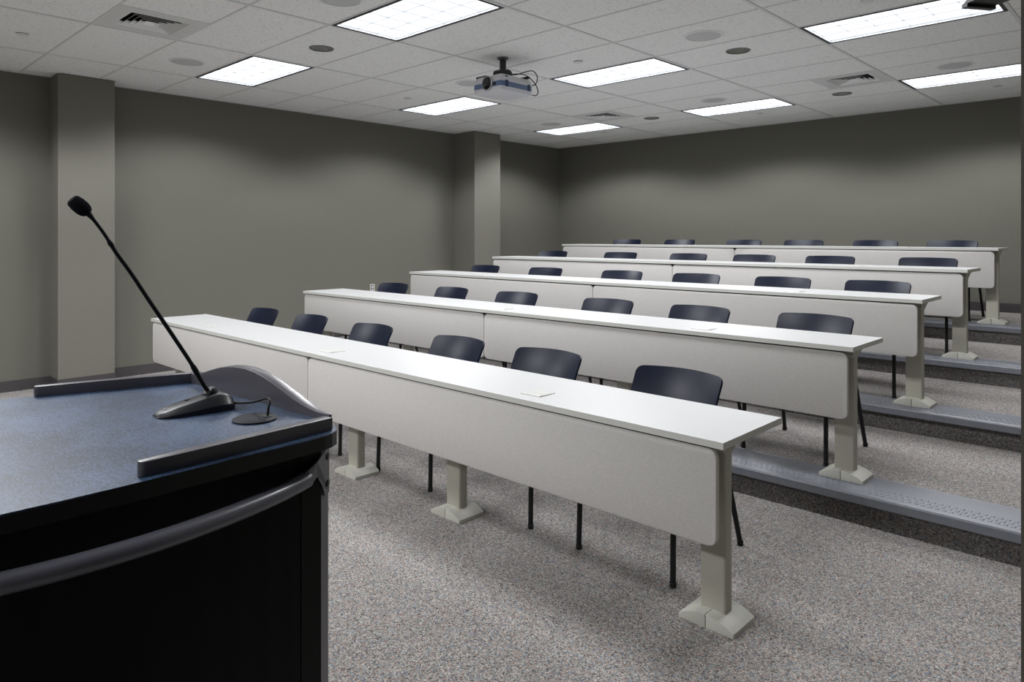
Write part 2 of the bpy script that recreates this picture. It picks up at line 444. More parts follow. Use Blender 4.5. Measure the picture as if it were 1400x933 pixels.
# grid bars
W2 = 0.012
for k in range(-1, 6):
    x = GX0+GX*k
    if XW < x < XR: box(bm, x-W2, x+W2, YFRONT, YW, ZC, ZC+0.03, 1)
for j in range(-8, 12):
    y = GY0+GY*j
    if YFRONT < y < YW:
        xs = [XW] + [GX0+GX*k for k in range(-1, 5)] + [XR+0.1]
        for a, b in zip(xs, xs[1:]): box(bm, a+W2, b-W2, y-0.0075, y+0.0075, ZC+0.002, ZC+0.03, 1)
for (k, j, sd) in VENTS:
    x0, x1, y0, y1 = cell(k, j); xm = (x0+x1)/2
    box(bm, xm-0.0075, xm+0.0075, y0+W2, y1-W2, ZC+0.001, ZC+0.03, 1)
# wall angle
box(bm, XW, XW+0.022, YFRONT, YW, ZC, ZC+0.004, 1); box(bm, XW, XR, YW-0.022, YW, ZC, ZC+0.004, 1); box(bm, XR-0.022, XR, 1.0, YW, ZC, ZC+0.004, 1)
# slab above the plenum and corridor lid
box(bm, XW-0.2, 1.7, YFRONT-0.2, YW+0.2, ZC+0.28, ZC+0.33, 2)
box(bm, XR+0.1, 1.6, YFRONT, 3.1, ZC, ZC+0.05, 0)
o = structure('ceiling', bm, [M['tile'], M['tbar'], M['plenum']], 'white fissured lay-in tile ceiling with a thin metal grid', 'ceiling', recalc=False)

# troffers
def make_light():
    t = thing('ceiling_light', 'x', 'ceiling light', group='grid louver ceiling lights')
    hx, hy = GX/2-0.0125, GY/2-0.0085
    bm = BM()                                            # dark door frame
    fw = 0.023
    for (a, b, c, d) in ((-hx, hx, -hy, -hy+fw), (-hx, hx, hy-fw, hy), (-hx, -hx+fw, -hy+fw, hy-fw), (hx-fw, hx, -hy+fw, hy-fw)):
        box(bm, a, b, c, d, -0.001, 0.010)
    obj('frame', bm, M['frame'], t)
    ix, iy = hx-fw, hy-fw
    bm = BM()                                            # housing around and above
    box(bm, -ix, ix, -iy, -iy+0.003, 0.002, 0.10); box(bm, -ix, ix, iy-0.003, iy, 0.002, 0.10)
    box(bm, -ix, -ix+0.003, -iy, iy, 0.002, 0.10); box(bm, ix-0.003, ix, -iy, iy, 0.002, 0.10)
    box(bm, -ix, ix, -iy, iy, 0.10, 0.103)
    obj('housing', bm, M['louver'], t)
    bm = BM()                                            # glowing lamp tray
    box(bm, -ix+0.004, ix-0.004, -iy+0.004, iy-0.004, 0.022, 0.028)
    obj('lamp_tray', bm, M['lamp'], t)
    bm = BM()                                            # parabolic louver, 6 x 3 cells
    for n in range(1, 6):
        x = -ix+2*ix*n/6
        prism(bm, [(x-0.0012, 0.013), (x-0.0009, 0.0215), (x+0.0009, 0.0215), (x+0.0012, 0.013)], -iy+0.004, iy-0.004, 'y')
    for n in range(1, 3):
        y = -iy+2*iy*n/3
        prism(bm, [(y-0.0012, 0.013), (y-0.0009, 0.0215), (y+0.0009, 0.0215), (y+0.0012, 0.013)], -ix+0.004, ix-0.004, 'x')
    obj('louver', bm, M['louver'], t)
    return t
POWER = 40.0
proto = make_light()
LN = {-1: 'left-hand line', 1: 'middle line', 3: 'right-hand line'}
LR = {-4: 'over the front wall side, outside the photo', 0: 'nearest the lectern', 4: 'halfway to the back wall', 8: 'nearest the back wall'}
LLAB = {(-1,0): 'lit grid-louver ceiling light nearest the left wall pillar by the lectern',
        (1,0): 'lit ceiling light cut off by the top edge, left of the projector',
        (3,0): 'lit ceiling light of the right-hand line nearest the lectern, above the frame',
        (-1,4): 'lit ceiling light just below and left of the projector',
        (1,4): 'lit ceiling light to the right of the projector',
        (3,4): 'large lit ceiling light behind the dark fixture in the top right corner',
        (-1,8): 'small lit ceiling light closest to the far left back corner',
        (1,8): 'lit ceiling light nearest the back wall in the middle line',
        (3,8): 'lit ceiling light cut by the right edge, nearest the back wall',
        (-1,-4): 'lit ceiling light nearest the front wall on the left, outside the photo',
        (-1,-8): 'added ceiling fill light by the front wall corner, outside the photo',  # unseen front-most row, added to light the table fronts and handle bar
        (3,-8): 'added ceiling fill light by the front wall near the doorway, outside the photo',
        (1,-8): 'added ceiling fill light by the middle of the front wall, outside the photo',
        (1,-4): 'lit ceiling light in front of the lectern line, outside the photo'}
def photometry(ld):
    """batwing distribution of a louvered fluorescent fixture: strong to about 60 degrees, cut off near 70"""
    ld.use_nodes = True; nt = ld.node_tree; N, L = nt.nodes, nt.links
    em = next(n for n in N if n.type == 'EMISSION')
    g = N.new('ShaderNodeNewGeometry'); d = N.new('ShaderNodeVectorMath'); d.operation = 'DOT_PRODUCT'
    L.new(g.outputs['Incoming'], d.inputs[0]); L.new(g.outputs['Normal'], d.inputs[1])
    ab = N.new('ShaderNodeMath'); ab.operation = 'ABSOLUTE'; L.new(d.outputs['Value'], ab.inputs[0])
    fc = N.new('ShaderNodeFloatCurve'); c = fc.mapping.curves[0]
    pts = [(math.cos(math.radians(a)), v) for a, v in BATWING]
    pts.sort()
    while len(c.points) < len(pts): c.points.new(0.5, 0.5)
    for p, (x, y) in zip(c.points, pts): p.location = (x, y); p.handle_type = 'VECTOR'
    fc.mapping.update()
    L.new(ab.outputs[0], fc.inputs['Value']); L.new(fc.outputs[0], em.inputs['Strength'])
BATWING = [(90, 0.0), (76, 0.0), (71, 0.10), (67, 0.62), (62, 1.12), (55, 0.95), (40, 0.52), (20, 0.33), (0, 0.30)]
fixtures = [proto] + [copy_tree(proto) for _ in LIGHTS[1:]]
for o, (k, j) in zip(fixtures, LIGHTS):
    x0, x1, y0, y1 = cell(k, j)
    o.location = ((x0+x1)/2, (y0+y1)/2, ZC); o['label'] = LLAB[(k, j)]
    ld = bpy.data.lights.new('lamp_light', 'AREA'); ld.shape = 'RECTANGLE'; ld.size = 1.12; ld.size_y = 0.52
    ld.energy = POWER; ld.color = (0.97, 0.985, 1.0)
    photometry(ld)
    lo = bpy.data.objects.new('lamp_light', ld); COL.objects.link(lo); lo.parent = o; lo.location = (0, 0, 0.011)

# air vents
def make_vent():
    t = thing('air_vent', 'x', 'air vent', group='square ceiling air vents')
    h = 0.297; s0 = 0.195
    bm = BM()
    for (a, b, c, d) in ((-h, h, -h, -s0), (-h, h, s0, h), (-h, -s0, -s0, s0), (s0, h, -s0, s0)):
        box(bm, a, b, c, d, 0.0, 0.004)
    obj('frame', bm, M['vent'], t)
    bm = BM()
    box(bm, -s0-0.01, s0+0.01, -s0-0.01, s0+0.01, 0.11, 0.113)
    for (a, b, c, d) in ((-s0-0.01, s0+0.01, -s0-0.013, -s0-0.01), (-s0-0.01, s0+0.01, s0+0.01, s0+0.013), (-s0-0.013, -s0-0.01, -s0, s0), (s0+0.01, s0+0.013, -s0, s0)):
        box(bm, a, b, c, d, 0.004, 0.11)
    obj('neck', bm, M['plenum'], t)
    for k in range(5):                                  # nested sloping louver rings
        so = s0-0.001-0.036*k; si = so-0.024
        if k == 4: si = 0.004
        zo, zi = 0.001, 0.030
        bm = BM()
        A = [bm.verts.new((sx*so, sy*so, zo)) for sx, sy in ((-1,-1),(1,-1),(1,1),(-1,1))]
        B = [bm.verts.new((sx*si, sy*si, zi)) for sx, sy in ((-1,-1),(1,-1),(1,1),(-1,1))]
        A2 = [bm.verts.new((v.co.x, v.co.y, zo+0.002)) for v in A]; B2 = [bm.verts.new((v.co.x, v.co.y, zi+0.002)) for v in B]
        for i in range(4):
            i2 = (i+1) % 4
            quadface(bm, [A[i], A[i2], B[i2], B[i]]); quadface(bm, [A2[i], A2[i2], B2[i2], B2[i]], 1)  # upper blade faces coloured dark to stand for the shade inside
            quadface(bm, [A[i], A[i2], A2[i2], A2[i]]); quadface(bm, [B[i], B[i2], B2[i2], B2[i]])
        obj('louver', bm, [M['ventw'], M['plenum']], t)
    return t
proto = make_vent()
for n, (k, j, sd) in enumerate(VENTS):
    o = proto if n == 0 else copy_tree(proto)
    x0, x1, y0, y1 = cell(k, j); q = GX/4
    o.location = ((x0+q) if sd == 'l' else (x1-q), (y0+y1)/2, ZC+0.002)
    o['label'] = ['square ceiling air vent at the top left above the pillar', 'small square ceiling air vent in front of the farthest left ceiling light',
                  'square ceiling air vent on the right side, left of the cut-off ceiling light'][n]

# ceiling speakers
def make_speaker():
    t = thing('ceiling_speaker', 'x', 'speaker', group='round ceiling speakers')
    bm = BM(); lathe(bm, [(0.132, 0.0), (0.132, -0.006), (0.146, -0.007), (0.153, -0.003), (0.153, 0.0)], (0,0,0), 40)
    obj('rim', bm, M['spkrim'], t, smooth=True)
    bm = BM(); lathe(bm, [(0.132, -0.003), (0.09, -0.0065), (0.0, -0.008)], (0,0,0), 40)
    obj('grille', bm, M['grille'], t, smooth=True)
    return t
proto = make_speaker()
SLAB = ['round ceiling speaker at the left, between the air vent and first ceiling light', 'largest round ceiling speaker, right of centre near the top edge',
        'round ceiling speaker in front of the middle far ceiling light', 'round ceiling speaker at the right above the cut-off ceiling light',
        'faint round ceiling speaker beside the farthest left ceiling light', 'round ceiling speaker half hidden behind the projector',
        'round ceiling speaker cut by the top edge left of the big light']
for n, (x, y) in enumerate(SPK):
    o = proto if n == 0 else copy_tree(proto); o.location = (x, y, ZT); o['label'] = SLAB[n]

# downlights
def make_down():
    t = thing('recessed_downlight', 'x', 'downlight', group='unlit recessed downlights')
    bm = BM(); lathe(bm, [(0.086, 0.002), (0.086, -0.005), (0.098, -0.005), (0.101, 0.0)], (0,0,0), 40)
    obj('trim_ring', bm, M['reflrim'], t, smooth=True)
    bm = BM(); lathe(bm, [(0.086, 0.0), (0.080, 0.05), (0.062, 0.10), (0.035, 0.13), (0.0, 0.135)], (0,0,0), 40)
    obj('reflector', bm, M['refl'], t, smooth=True)
    bm = BM(); lathe(bm, [(0.018, 0.134), (0.020, 0.10), (0.017, 0.07), (0.0, 0.062)], (0,0,0), 20)
    obj('bulb', bm, M['bulb'], t, smooth=True)
    return t
proto = make_down()
DLAB = ['dark round downlight between the two left ceiling lights', 'dark round downlight just below the largest ceiling speaker',
        'small dark round downlight between the two far ceiling lights', 'dark round downlight below the right-hand air vent']
for n, (x, y) in enumerate(DNL):
    o = proto if n == 0 else copy_tree(proto); o.location = (x, y, ZT); o['label'] = DLAB[n]

# concealed sprinkler covers
PLAB = ['small flat sprinkler disc on the ceiling in the top left corner', 'small sprinkler disc above the ceiling light right of the projector',
        'small sprinkler disc left of the ceiling light under the projector', 'small sprinkler disc at the top edge above the large right light',
        'tiny sprinkler disc by the back wall below the middle far light', 'tiny sprinkler disc below the farthest left ceiling light',
        'small sprinkler disc by the back wall below the cut-off right light']
first = None
for n, (x, y) in enumerate(SPR):
    if first is None:
        first = thing('ceiling_sprinkler', 'x', 'sprinkler cover', group='flat sprinkler discs')
        bm = BM(); lathe(bm, [(0.0, 0.006), (0.020, 0.006), (0.020, -0.006), (0.041, -0.006), (0.043, -0.009), (0.040, -0.0105), (0.0, -0.0115)], (0,0,0), 28)
        obj('plate', bm, M['disc'], first, smooth=True); o = first
    else: o = copy_tree(first)
    o.location = (x, y, ZT); o['label'] = PLAB[n]

# ---------------------------------------------------------------- projector
PC = Vector((-4.302, 4.358, 0)); PO = Vector((-0.023, 0.030, 0))
t = thing('projector', 'silver and blue projector hanging from a black ceiling pole', 'projector', (PC.x, PC.y, ZC))
def rrect(hx, hy, rs, n=6):
    """rounded rectangle; rs = radii for corners (-,-),(+,-),(+,+),(-,+)"""
    out = []
    for (sx, sy, a0), r in zip(((-1,-1,PI), (1,-1,1.5*PI), (1,1,0), (-1,1,0.5*PI)), rs):
        cx, cy = sx*(hx-r), sy*(hy-r)
        for k in range(n+1):
            a = a0+0.5*PI*k/n; out.append((cx+r*math.cos(a), cy+r*math.sin(a)))
    return out
PX_, PY_ = 0.178, 0.210
pz0, pz1 = 2.684-ZC, 2.824-ZC
bm = BM()
levels = [(pz0-0.002, 0.90), (pz0+0.004, 0.975), (pz0+0.012, 1.0), (pz0+0.036, 1.0), (pz0+0.080, 1.0), (pz0+0.114, 0.985), (pz0+0.130, 0.95), (pz1+0.002, 0.86)]
rings = []
for z, s in levels:
    rings.append([bm.verts.new((x*s+PO.x, y*s+PO.y, z)) for x, y in rrect(PX_, PY_, (0.05, 0.02, 0.06, 0.06))])
for li, (A, B) in enumerate(zip(rings, rings[1:])):
    for k in range(len(A)):
        k2 = (k+1) % len(A); quadface(bm, [A[k], A[k2], B[k2], B[k]], 1 if li == 3 else 0)
quadface(bm, rings[0][::-1]); quadface(bm, rings[-1])
body = obj('body', bm, [M['projw'], M['projb']], t, smooth=True, ang=40)
bm = BM()
lx, lz = 0.003, pz0+0.070
lathe(bm, [(0.046, -0.004), (0.058, -0.004), (0.062, 0.018), (0.055, 0.021), (0.051, 0.004), (0.0, 0.004)], (lx, PO.y-PY_, lz), 36, axis=(0,-1,0))
rg = obj('lens_ring', bm, M['ring'], t, smooth=True)
bm = BM(); lathe(bm, [(0.051, 0.003), (0.049, 0.012), (0.03, 0.016), (0.0, 0.018)], (lx, PO.y-PY_, lz), 32, axis=(0,-1,0))
obj('lens', bm, M['lens'], t, smooth=True)
bm = BM(); obox(bm, (0.078, PO.y-PY_+0.001, pz0+0.058), (1,0,0), (0,1,0), (0,0,1), 0.018, 0.004, 0.010, 0, 0.002); obj('sensor_window', bm, M['black'], t)
for yy in (-0.110, 0.165):
    bm = BM(); obox(bm, (PO.x+PX_, yy, pz0+0.062), (0,1,0), (1,0,0), (0,0,1), 0.018, 0.003, 0.028, 0, 0.002); obj('vent_grille', bm, M['projd'], t)
bm = BM(); obox(bm, (PO.x+PX_-0.004, -0.11, pz0+0.122), (0,1,0), (1,0,0), (0,0,1), 0.016, 0.004, 0.004, 0, 0.001); obj('button', bm, M['black'], t)
bm = BM(); lathe(bm, [(0.008, 0), (0.010, 0.006), (0.0, 0.008)], (-0.165, -0.150, pz1-0.022), 16, axis=(-0.6,-0.3,0.7)); obj('focus_knob', bm, M['projw'], t, smooth=True)
# mount
bm = BM(); lathe(bm, [(0.0, 0.001), (0.050, 0.001), (0.050, -0.006), (0.030, -0.012), (0.0, -0.012)], (0,0,0), 32); obj('ceiling_plate', bm, M['post'], t, smooth=True)
bm = BM(); lathe(bm, [(0.028, -0.01), (0.028, pz1+0.070), (0.0, pz1+0.070)], (0,0,0), 24); obj('pole', bm, M['black'], t, smooth=True)
bm = BM()
prism(bm, [(-0.066, pz1-0.004), (-0.074, pz1+0.045), (-0.058, pz1+0.066), (0.024, pz1+0.076), (0.052, pz1+0.070), (0.072, pz1+0.045), (0.066, pz1-0.004)], -0.05, 0.05, 'x', bev=0.004)
for (a, b) in ((-0.125, -0.10), (0.10, 0.15)):
    obox(bm, ((a+b)/2-0.02, (a if a < 0 else b)*1.0, pz1+0.008), (1,0,0), (0,1,0), (0,0,1), 0.060, 0.012, 0.010, 0, 0.002)
obj('mount_bracket', bm, M['black'], t)
for pts in ([(0.03, 0.06, pz1+0.04), (0.06, 0.11, pz1+0.045), (0.09, 0.20, pz1+0.080), (0.105, 0.275, pz1+0.095), (0.115, 0.315, pz1+0.055), (0.115, 0.310, pz1+0.0), (0.11, 0.275, pz1-0.030), (0.10, 0.225, pz1-0.035)],
            [(0.03, 0.06, pz1+0.04), (0.06, 0.14, pz1+0.055), (0.085, 0.22, pz1+0.045), (0.105, 0.295, pz1-0.01), (0.115, 0.325, pz1-0.065), (0.115, 0.320, pz1-0.105), (0.105, 0.285, pz1-0.120), (0.10, 0.235, pz1-0.110)]):
    bm = BM(); tube(bm, smooth_path(pts, 8), 0.0045, 8); obj('cable', bm, M['black'], t, smooth=True)

# dark fixture jutting from the right wall, seen at the top right corner
t = thing('wall_fixture', 'dark boxy fixture crossing the bright ceiling light in the top right corner', 'fixture', (XR, 3.17, 2.40))
c1 = Vector((-0.605, 3.48, 2.40)); dr = Vector((0.823, -0.568, 0)); wd = Vector((-0.568, -0.823, 0))
bm = BM()
def LP(a, b, z): return tuple(c1 + dr*a + wd*b + Vector((0,0,z)))
A = [LP(0,0,0), LP(0.50,0,0), LP(0.50,0.137,0), LP(0,0.137,0)]
B = [LP(0.06,0,0.035), LP(0.50,0,0.035), LP(0.50,0.137,0.035), LP(0.06,0.137,0.035)]
va = [bm.verts.new(p) for p in A]; vb = [bm.verts.new(p) for p in B]
quadface(bm, va[::-1]); quadface(bm, vb)
for i in range(4): quadface(bm, [va[i], va[(i+1)%4], vb[(i+1)%4], vb[i]])
bmesh.ops.bevel(bm, geom=list(bm.edges), offset=0.003, segments=2, profile=0.5, affect='EDGES')
obj('arm', bm, M['fixture'], t, world=True)
bm = BM(); obox(bm, LP(0.02, 0.0685, -0.006), dr, wd, (0,0,1), 0.014, 0.070, 0.007, 0, 0.002); obj('lip', bm, M['bolt'], t, world=True)
bm = BM(); box(bm, XR-0.012, XR+0.001, 3.02, 3.34, 2.34, 2.54, 0, 0.003); obj('wall_plate', bm, M['fixture'], t, world=True)

# outlet on the left wall
t = thing('wall_outlet', 'small metal outlet on the left wall beside a second-row chair back', 'outlet', (XW, 5.575, 0.755))
bm = BM(); box(bm, XW-0.001, XW+0.004, 5.537, 5.613, 0.697, 0.813, 0, 0.002); obj('cover_plate', bm, M['outlet'], t, world=True)
bm = BM(); box(bm, XW+0.003, XW+0.0055, 5.553, 5.597, 0.707, 0.800, 0, 0.001); obj('recess', bm, M['outdark'], t, world=True)
for zz in (0.733, 0.774):
    bm = BM(); prism(bm, [(5.575+0.018*math.cos(a)*1.0, zz+0.0165*math.sin(a)) for a in [2*PI*k/20 for k in range(20)]], XW+0.004, XW+0.008, 'x'); obj('socket', bm, M['recept'], t, world=True)

# ---------------------------------------------------------------- tables
ROWN = ['front row', 'second row', 'third row', 'fourth row', 'back row']
LEGX = [-1.300, -2.775, -3.700, -5.145, -6.440]
def round_poly(x0, x1, z0, z1, r, n=6):
    out = []
    for cx, cz, a0 in ((x0+r, z0+r, PI), (x1-r, z0+r, 1.5*PI), (x1-r, z1-r, 0), (x0+r, z1-r, 0.5*PI)):
        for k in range(n+1):
            a = a0+0.5*PI*k/n; out.append((cx+r*math.cos(a), cz+r*math.sin(a)))
    return out
def leg_parts(t, lx):
    # column
    bm = BM()
    prism(bm, round_poly(-0.052, 0.052, 0.168, 0.226, 0.010, 4), 0.030, 0.660, 'z')
    bmesh.ops.translate(bm, verts=bm.verts, vec=(lx, 0, 0))
    col = obj('leg', bm, M['pedestal'], t, smooth=True)
    # foot: two arched halves split by a seam
    bm = BM()
    N = 10
    for x0, x1 in ((-0.112, -0.0015), (0.0015, 0.112)):
        top = []
        for k in range(N+1):
            x = x0+(x1-x0)*k/N; top.append((x, 0.018+0.034*(1-(abs(x)/0.112)**2.0)))
        poly = [(x0, 0.0)] + top + [(x1, 0.0)]
        poly = [(lx+a, b) for a, b in poly]
        prism(bm, poly, 0.112, 0.284, 'y', bev=0.003)
    foot = obj('foot', bm, M['footcap'], col, smooth=True, ang=30)
    # bracket under the top: plate with a swept gusset
    bm = BM()
    prism(bm, [(0.155, 0.706), (0.155, 0.662), (0.168, 0.648), (0.226, 0.640), (0.262, 0.662), (0.330, 0.690), (0.430, 0.700), (0.430, 0.706)], lx-0.050, lx+0.050, 'x')
    obj('bracket', bm, M['pedestal'], col)
def table(i):
    yf, z0 = YF[i], ST*i + (0.008 if i else 0)
    loc = (0.5*(XL[i]+XRT[i]), yf, z0)
    lab = ['long white-topped seminar table nearest the lectern, lowest in the room', 'long white-topped seminar table on the first raised tier, second from the lectern',
           'long white-topped seminar table in the middle tier, third from the lectern', 'long white-topped seminar table one row below the back row',
           'long white-topped seminar table highest up, nearest the back wall'][i]
    t = thing('seminar_table', lab, 'table', loc, group='long tables on the tiers')
    xl, xr = XL[i]-loc[0], XRT[i]-loc[0]
    dz = -0.008 if i else 0.0                     # the top keeps its measured height
    bm = BM()
    fs = box(bm, xl, xr, 0, TD, 0.711+dz, 0.737+dz)
    for f in fs:
        f.material_index = 0 if f == fs[1] else 1
    bmesh.ops.bevel(bm, geom=[e for e in bm.edges], offset=0.0015, segments=2, profile=0.5, affect='EDGES')
    obj('worktop', bm, [M['top'], M['edge']], t)
    sm = SEAM[i]-loc[0]
    for a, b in ((xl+0.010, sm-0.0035), (sm+0.0035, xr-0.034)):
        bm = BM(); prism(bm, round_poly(a, b, 0.357+dz, 0.7025+dz, 0.034, 8), 0.012, 0.034, 'y', bev=0.004)
        obj('modesty_panel', bm, M['fabric'], t, smooth=True, ang=50)
    bm = BM()                                     # panel and leg rail, plus black strips for the gap and seam shade
    box(bm, xl+0.04, xr-0.08, 0.036, 0.060, 0.640+dz, 0.711+dz)
    box(bm, xl+0.03, xr-0.05, 0.017, 0.036, 0.7035+dz, 0.711+dz)
    box(bm, sm-0.03, sm+0.03, 0.0345, 0.037, 0.375+dz, 0.711+dz)
    obj('rail_and_gap_shade', bm, M['gap'], t)
    dx = (XRT[i]-XRT[0])
    for n, lx in enumerate(LEGX):
        leg_parts(t, lx + (dx*0.6 if n == 0 else (XL[i]-XL[0])*0.6 if n == 4 else 0) - loc[0])
    for px in (-2.150, -3.870, -5.640):
        bm = BM(); x = px-loc[0]
        prism(bm, [(0.080, 0.737+dz), (0.080, 0.7405+dz), (0.086, 0.7425+dz), (0.186, 0.7395+dz), (0.190, 0.737+dz)], x-0.058, x+0.058, 'x')
        obj('port_cover', bm, M['port'], t)['label'] = 'ivory port cover'
    return t
for i in range(5): table(i)

# ---------------------------------------------------------------- chairs
def make_chair():
    t = thing('classroom_chair', 'x', 'chair')
    for s in (-1, 1):
        bm = BM(); tube(bm, smooth_path([(s*0.252,-0.285,0.012), (s*0.250,-0.280,0.20), (s*0.246,-0.268,0.40), (s*0.236,-0.240,0.430), (s*0.228,-0.18,0.437)], 5), 0.0125, 12)
        l = obj('leg', bm, M['leg'], t, smooth=True)
        bm = BM(); lathe(bm, [(0.0, 0.0), (0.0125, 0.0), (0.0145, 0.004), (0.0145, 0.022), (0.012, 0.024)], (s*0.252,-0.285,0), 14); obj('foot_cap', bm, M['rubber'], l, smooth=True)
        bm = BM(); tube(bm, smooth_path([(s*0.258,0.285,0.012), (s*0.248,0.235,0.20), (s*0.238,0.180,0.40), (s*0.230,0.150,0.46), (s*0.214,0.152,0.56), (s*0.205,0.165,0.64)], 5), 0.0125, 12)
        l = obj('leg', bm, M['leg'], t, smooth=True)
        bm = BM(); lathe(bm, [(0.0, 0.0), (0.0125, 0.0), (0.0145, 0.004), (0.0145, 0.022), (0.012, 0.024)], (s*0.258,0.285,0), 14); obj('foot_cap', bm, M['rubber'], l, smooth=True)
    bm = BM()
    for s in (-1, 1): tube(bm, [(s*0.215,-0.22,0.428), (s*0.215,0.16,0.420)], 0.011, 10)
    for y in (-0.15, 0.12): tube(bm, [(-0.235,y,0.424), (0.235,y,0.424)], 0.010, 10)
    obj('seat_frame', bm, M['leg'], t, smooth=True)
    # seat shell
    def shell(fn, us, vs, thick):
        bm = BM(); g = [[bm.verts.new(fn(u, v)) for u in us] for v in vs]
        for a in range(len(vs)-1):
            for b in range(len(us)-1):
                quadface(bm, [g[a][b], g[a][b+1], g[a+1][b+1], g[a+1][b]])
        bmesh.ops.recalc_face_normals(bm, faces=bm.faces)
        bmesh.ops.solidify(bm, geom=list(bm.faces), thickness=thick)
        return bm
    def warp(n, edge=0.16):                      # samples in [-1,1], denser at the ends
        return [math.sin(0.5*PI*(-1+2*k/n)) for k in range(n+1)]
    def seat(u, v):
        hw, hd, r = 0.232, 0.225, 0.06
        x = hw*u
        lim = hd - r + math.sqrt(max(0, r*r - max(0, abs(x)-(hw-r))**2))
        y = lim*v - 0.03
        z = 0.446 + 0.012*u*u - 0.020*max(0, -v-0.45)**2*2 + 0.010*max(0, v)**2
        return (x, y, z)
    obj('seat', shell(seat, warp(18), warp(16), 0.012), M['chair'], t, smooth=True, ang=60)
    def back(u, v):
        z0, z1, r = 0.495, 0.802, 0.028
        zc, hz = 0.5*(z0+z1), 0.5*(z1-z0)
        hw = 0.236
        x = hw*u
        lim = hz - r + math.sqrt(max(0, r*r - max(0, abs(x)-(hw-r))**2))
        z = zc + lim*v + 0.004*(1-u*u)*max(0, v)
        f = (z-z0)/(z1-z0)
        y = 0.085 + 0.100*f + 0.038*f*f - 0.064*u*u - 0.010*math.sin(PI*f)*(1-u*u)
        return (x*(1-0.03*(1-f)), y, z)
    obj('backrest', shell(back, warp(24), warp(18), 0.011), M['chair'], t, smooth=True, ang=60)
    return t
# back-centre x and lateral offsets measured for each row
CX = [[-5.985, -5.205, -4.330, -3.380, -2.630, -1.795],
      [-6.115, -5.205, -4.325, -3.330, -2.530, -1.728],
      [-6.130, -5.165, -4.145, -3.317, -2.503, -1.762],
      [-6.205, -5.105, -4.163, -3.378, -2.593, -1.732],
      [-6.000, -5.115, -4.185, -3.417, -2.596, -1.846]]
CY = [0.600, 0.605, 0.602, 0.602, 0.600]
NTH = ['leftmost', 'second from left', 'third from left', 'third from right', 'second from right', 'rightmost']
proto = make_chair(); first = True
rnd = random.Random(11)
for i in range(5):
    for n, x in enumerate(CX[i]):
        o = proto if first else copy_tree(proto); first = False
        y = YF[i]+CY[i]+rnd.uniform(-0.012, 0.012)
        o.location = (x, y, ST*i); o.rotation_euler = (0, 0, rnd.uniform(-0.05, 0.05))
        # legs inside the nosing strip would sink by a few millimetres: strip lies in front of them
        o['label'] = 'navy-backed black-legged chair at the %s table, %s of its six' % (ROWN[i], NTH[n])
        o['group'] = 'chairs behind the %s table' % ROWN[i]

# ---------------------------------------------------------------- lectern
LO = (-1.68, 0.40, 0.0)
t = thing('lectern', 'large black lectern with a blue-grey top in the left foreground', 'lectern', LO)
ZL = 1.05
edge = [(-1.300,-0.16), (-1.272,-0.06), (-1.254,0.06), (-1.243,0.18), (-1.240,0.30), (-1.2415,0.42), (-1.2475,0.547), (-1.2575,0.69), (-1.266,0.770),
        (-1.272,0.790), (-1.284,0.808), (-1.302,0.819), (-1.335,0.829), (-1.375,0.848), (-1.42,0.859), (-1.70,0.846)]
left = [(-1.975,0.826), (-2.005,0.812), (-2.030,0.795), (-2.042,0.765), (-2.060,0.66), (-2.085,0.55), (-2.112,0.43), (-2.135,0.31), (-2.165,0.12), (-2.18,-0.02), (-2.17,-0.16)]
rear = [(-2.08,-0.17), (-1.95,-0.10), (-1.74,-0.06), (-1.52,-0.10), (-1.38,-0.17)]
outline = edge + left + rear
bm = BM()
fs = prism(bm, outline, ZL-0.030, ZL, 'z', mat=1, cap0=1, cap1=0)
bmesh.ops.bevel(bm, geom=list(fs[1].edges), offset=0.003, segments=2, profile=0.5, affect='EDGES')
for f in bm.faces:
    f.material_index = 0 if f.calc_center_median().z > ZL-0.0035 else 1
obj('worktop', bm, [M['lect_top'], M['lect_edge']], t, world=True)

def rail_along(pts, w, z0, z1, name):
    """flat bar following pts (its outer foot line), rounded at the free end"""
    P = [Vector((p[0], p[1], 0)) for p in pts]
    L_, R_ = [], []
    for i, p in enumerate(P):
        d = (P[min(i+1, len(P)-1)] - P[max(i-1, 0)]).normalized(); n = Vector((-d.y, d.x, 0))
        L_.append(p + n*w); R_.append(p)
    d0 = (P[1]-P[0]).normalized(); c = 0.5*(L_[0]+R_[0]); a0 = math.atan2(-d0.y, -d0.x)
    cap = [c + Vector((math.cos(a0+s), math.sin(a0+s), 0))*(abs(w)/2) for s in ([0.5*PI*k/4 for k in range(-3, 4)] if w < 0 else [-0.5*PI*k/4 for k in range(-3, 4)])]
    poly = R_[::-1] if False else None
    seq = [tuple(v[:2]) for v in (R_ + L_[::-1])]
    capseq = [tuple(v[:2]) for v in cap]
    # order: outer line, then inner line reversed, then rounded cap back to the start
    if (Vector(capseq[0]) - Vector(seq[-1])).length > (Vector(capseq[-1]) - Vector(seq[-1])).length: capseq = capseq[::-1]
    bm = BM(); prism(bm, seq+capseq, z0, z1, 'z', bev=0.0025)
    return obj(name, bm, M['rail'], t, smooth=True, world=True, ang=40)
rail_along([(-1.2595,0.430), (-1.263,0.50), (-1.271,0.62), (-1.281,0.74), (-1.2875,0.800)], 0.024, ZL, ZL+0.0265, 'rail')
rail_along([(-2.109,0.462), (-2.073,0.58), (-2.036,0.70), (-2.007,0.795)], -0.024, ZL, ZL+0.0265, 'rail')
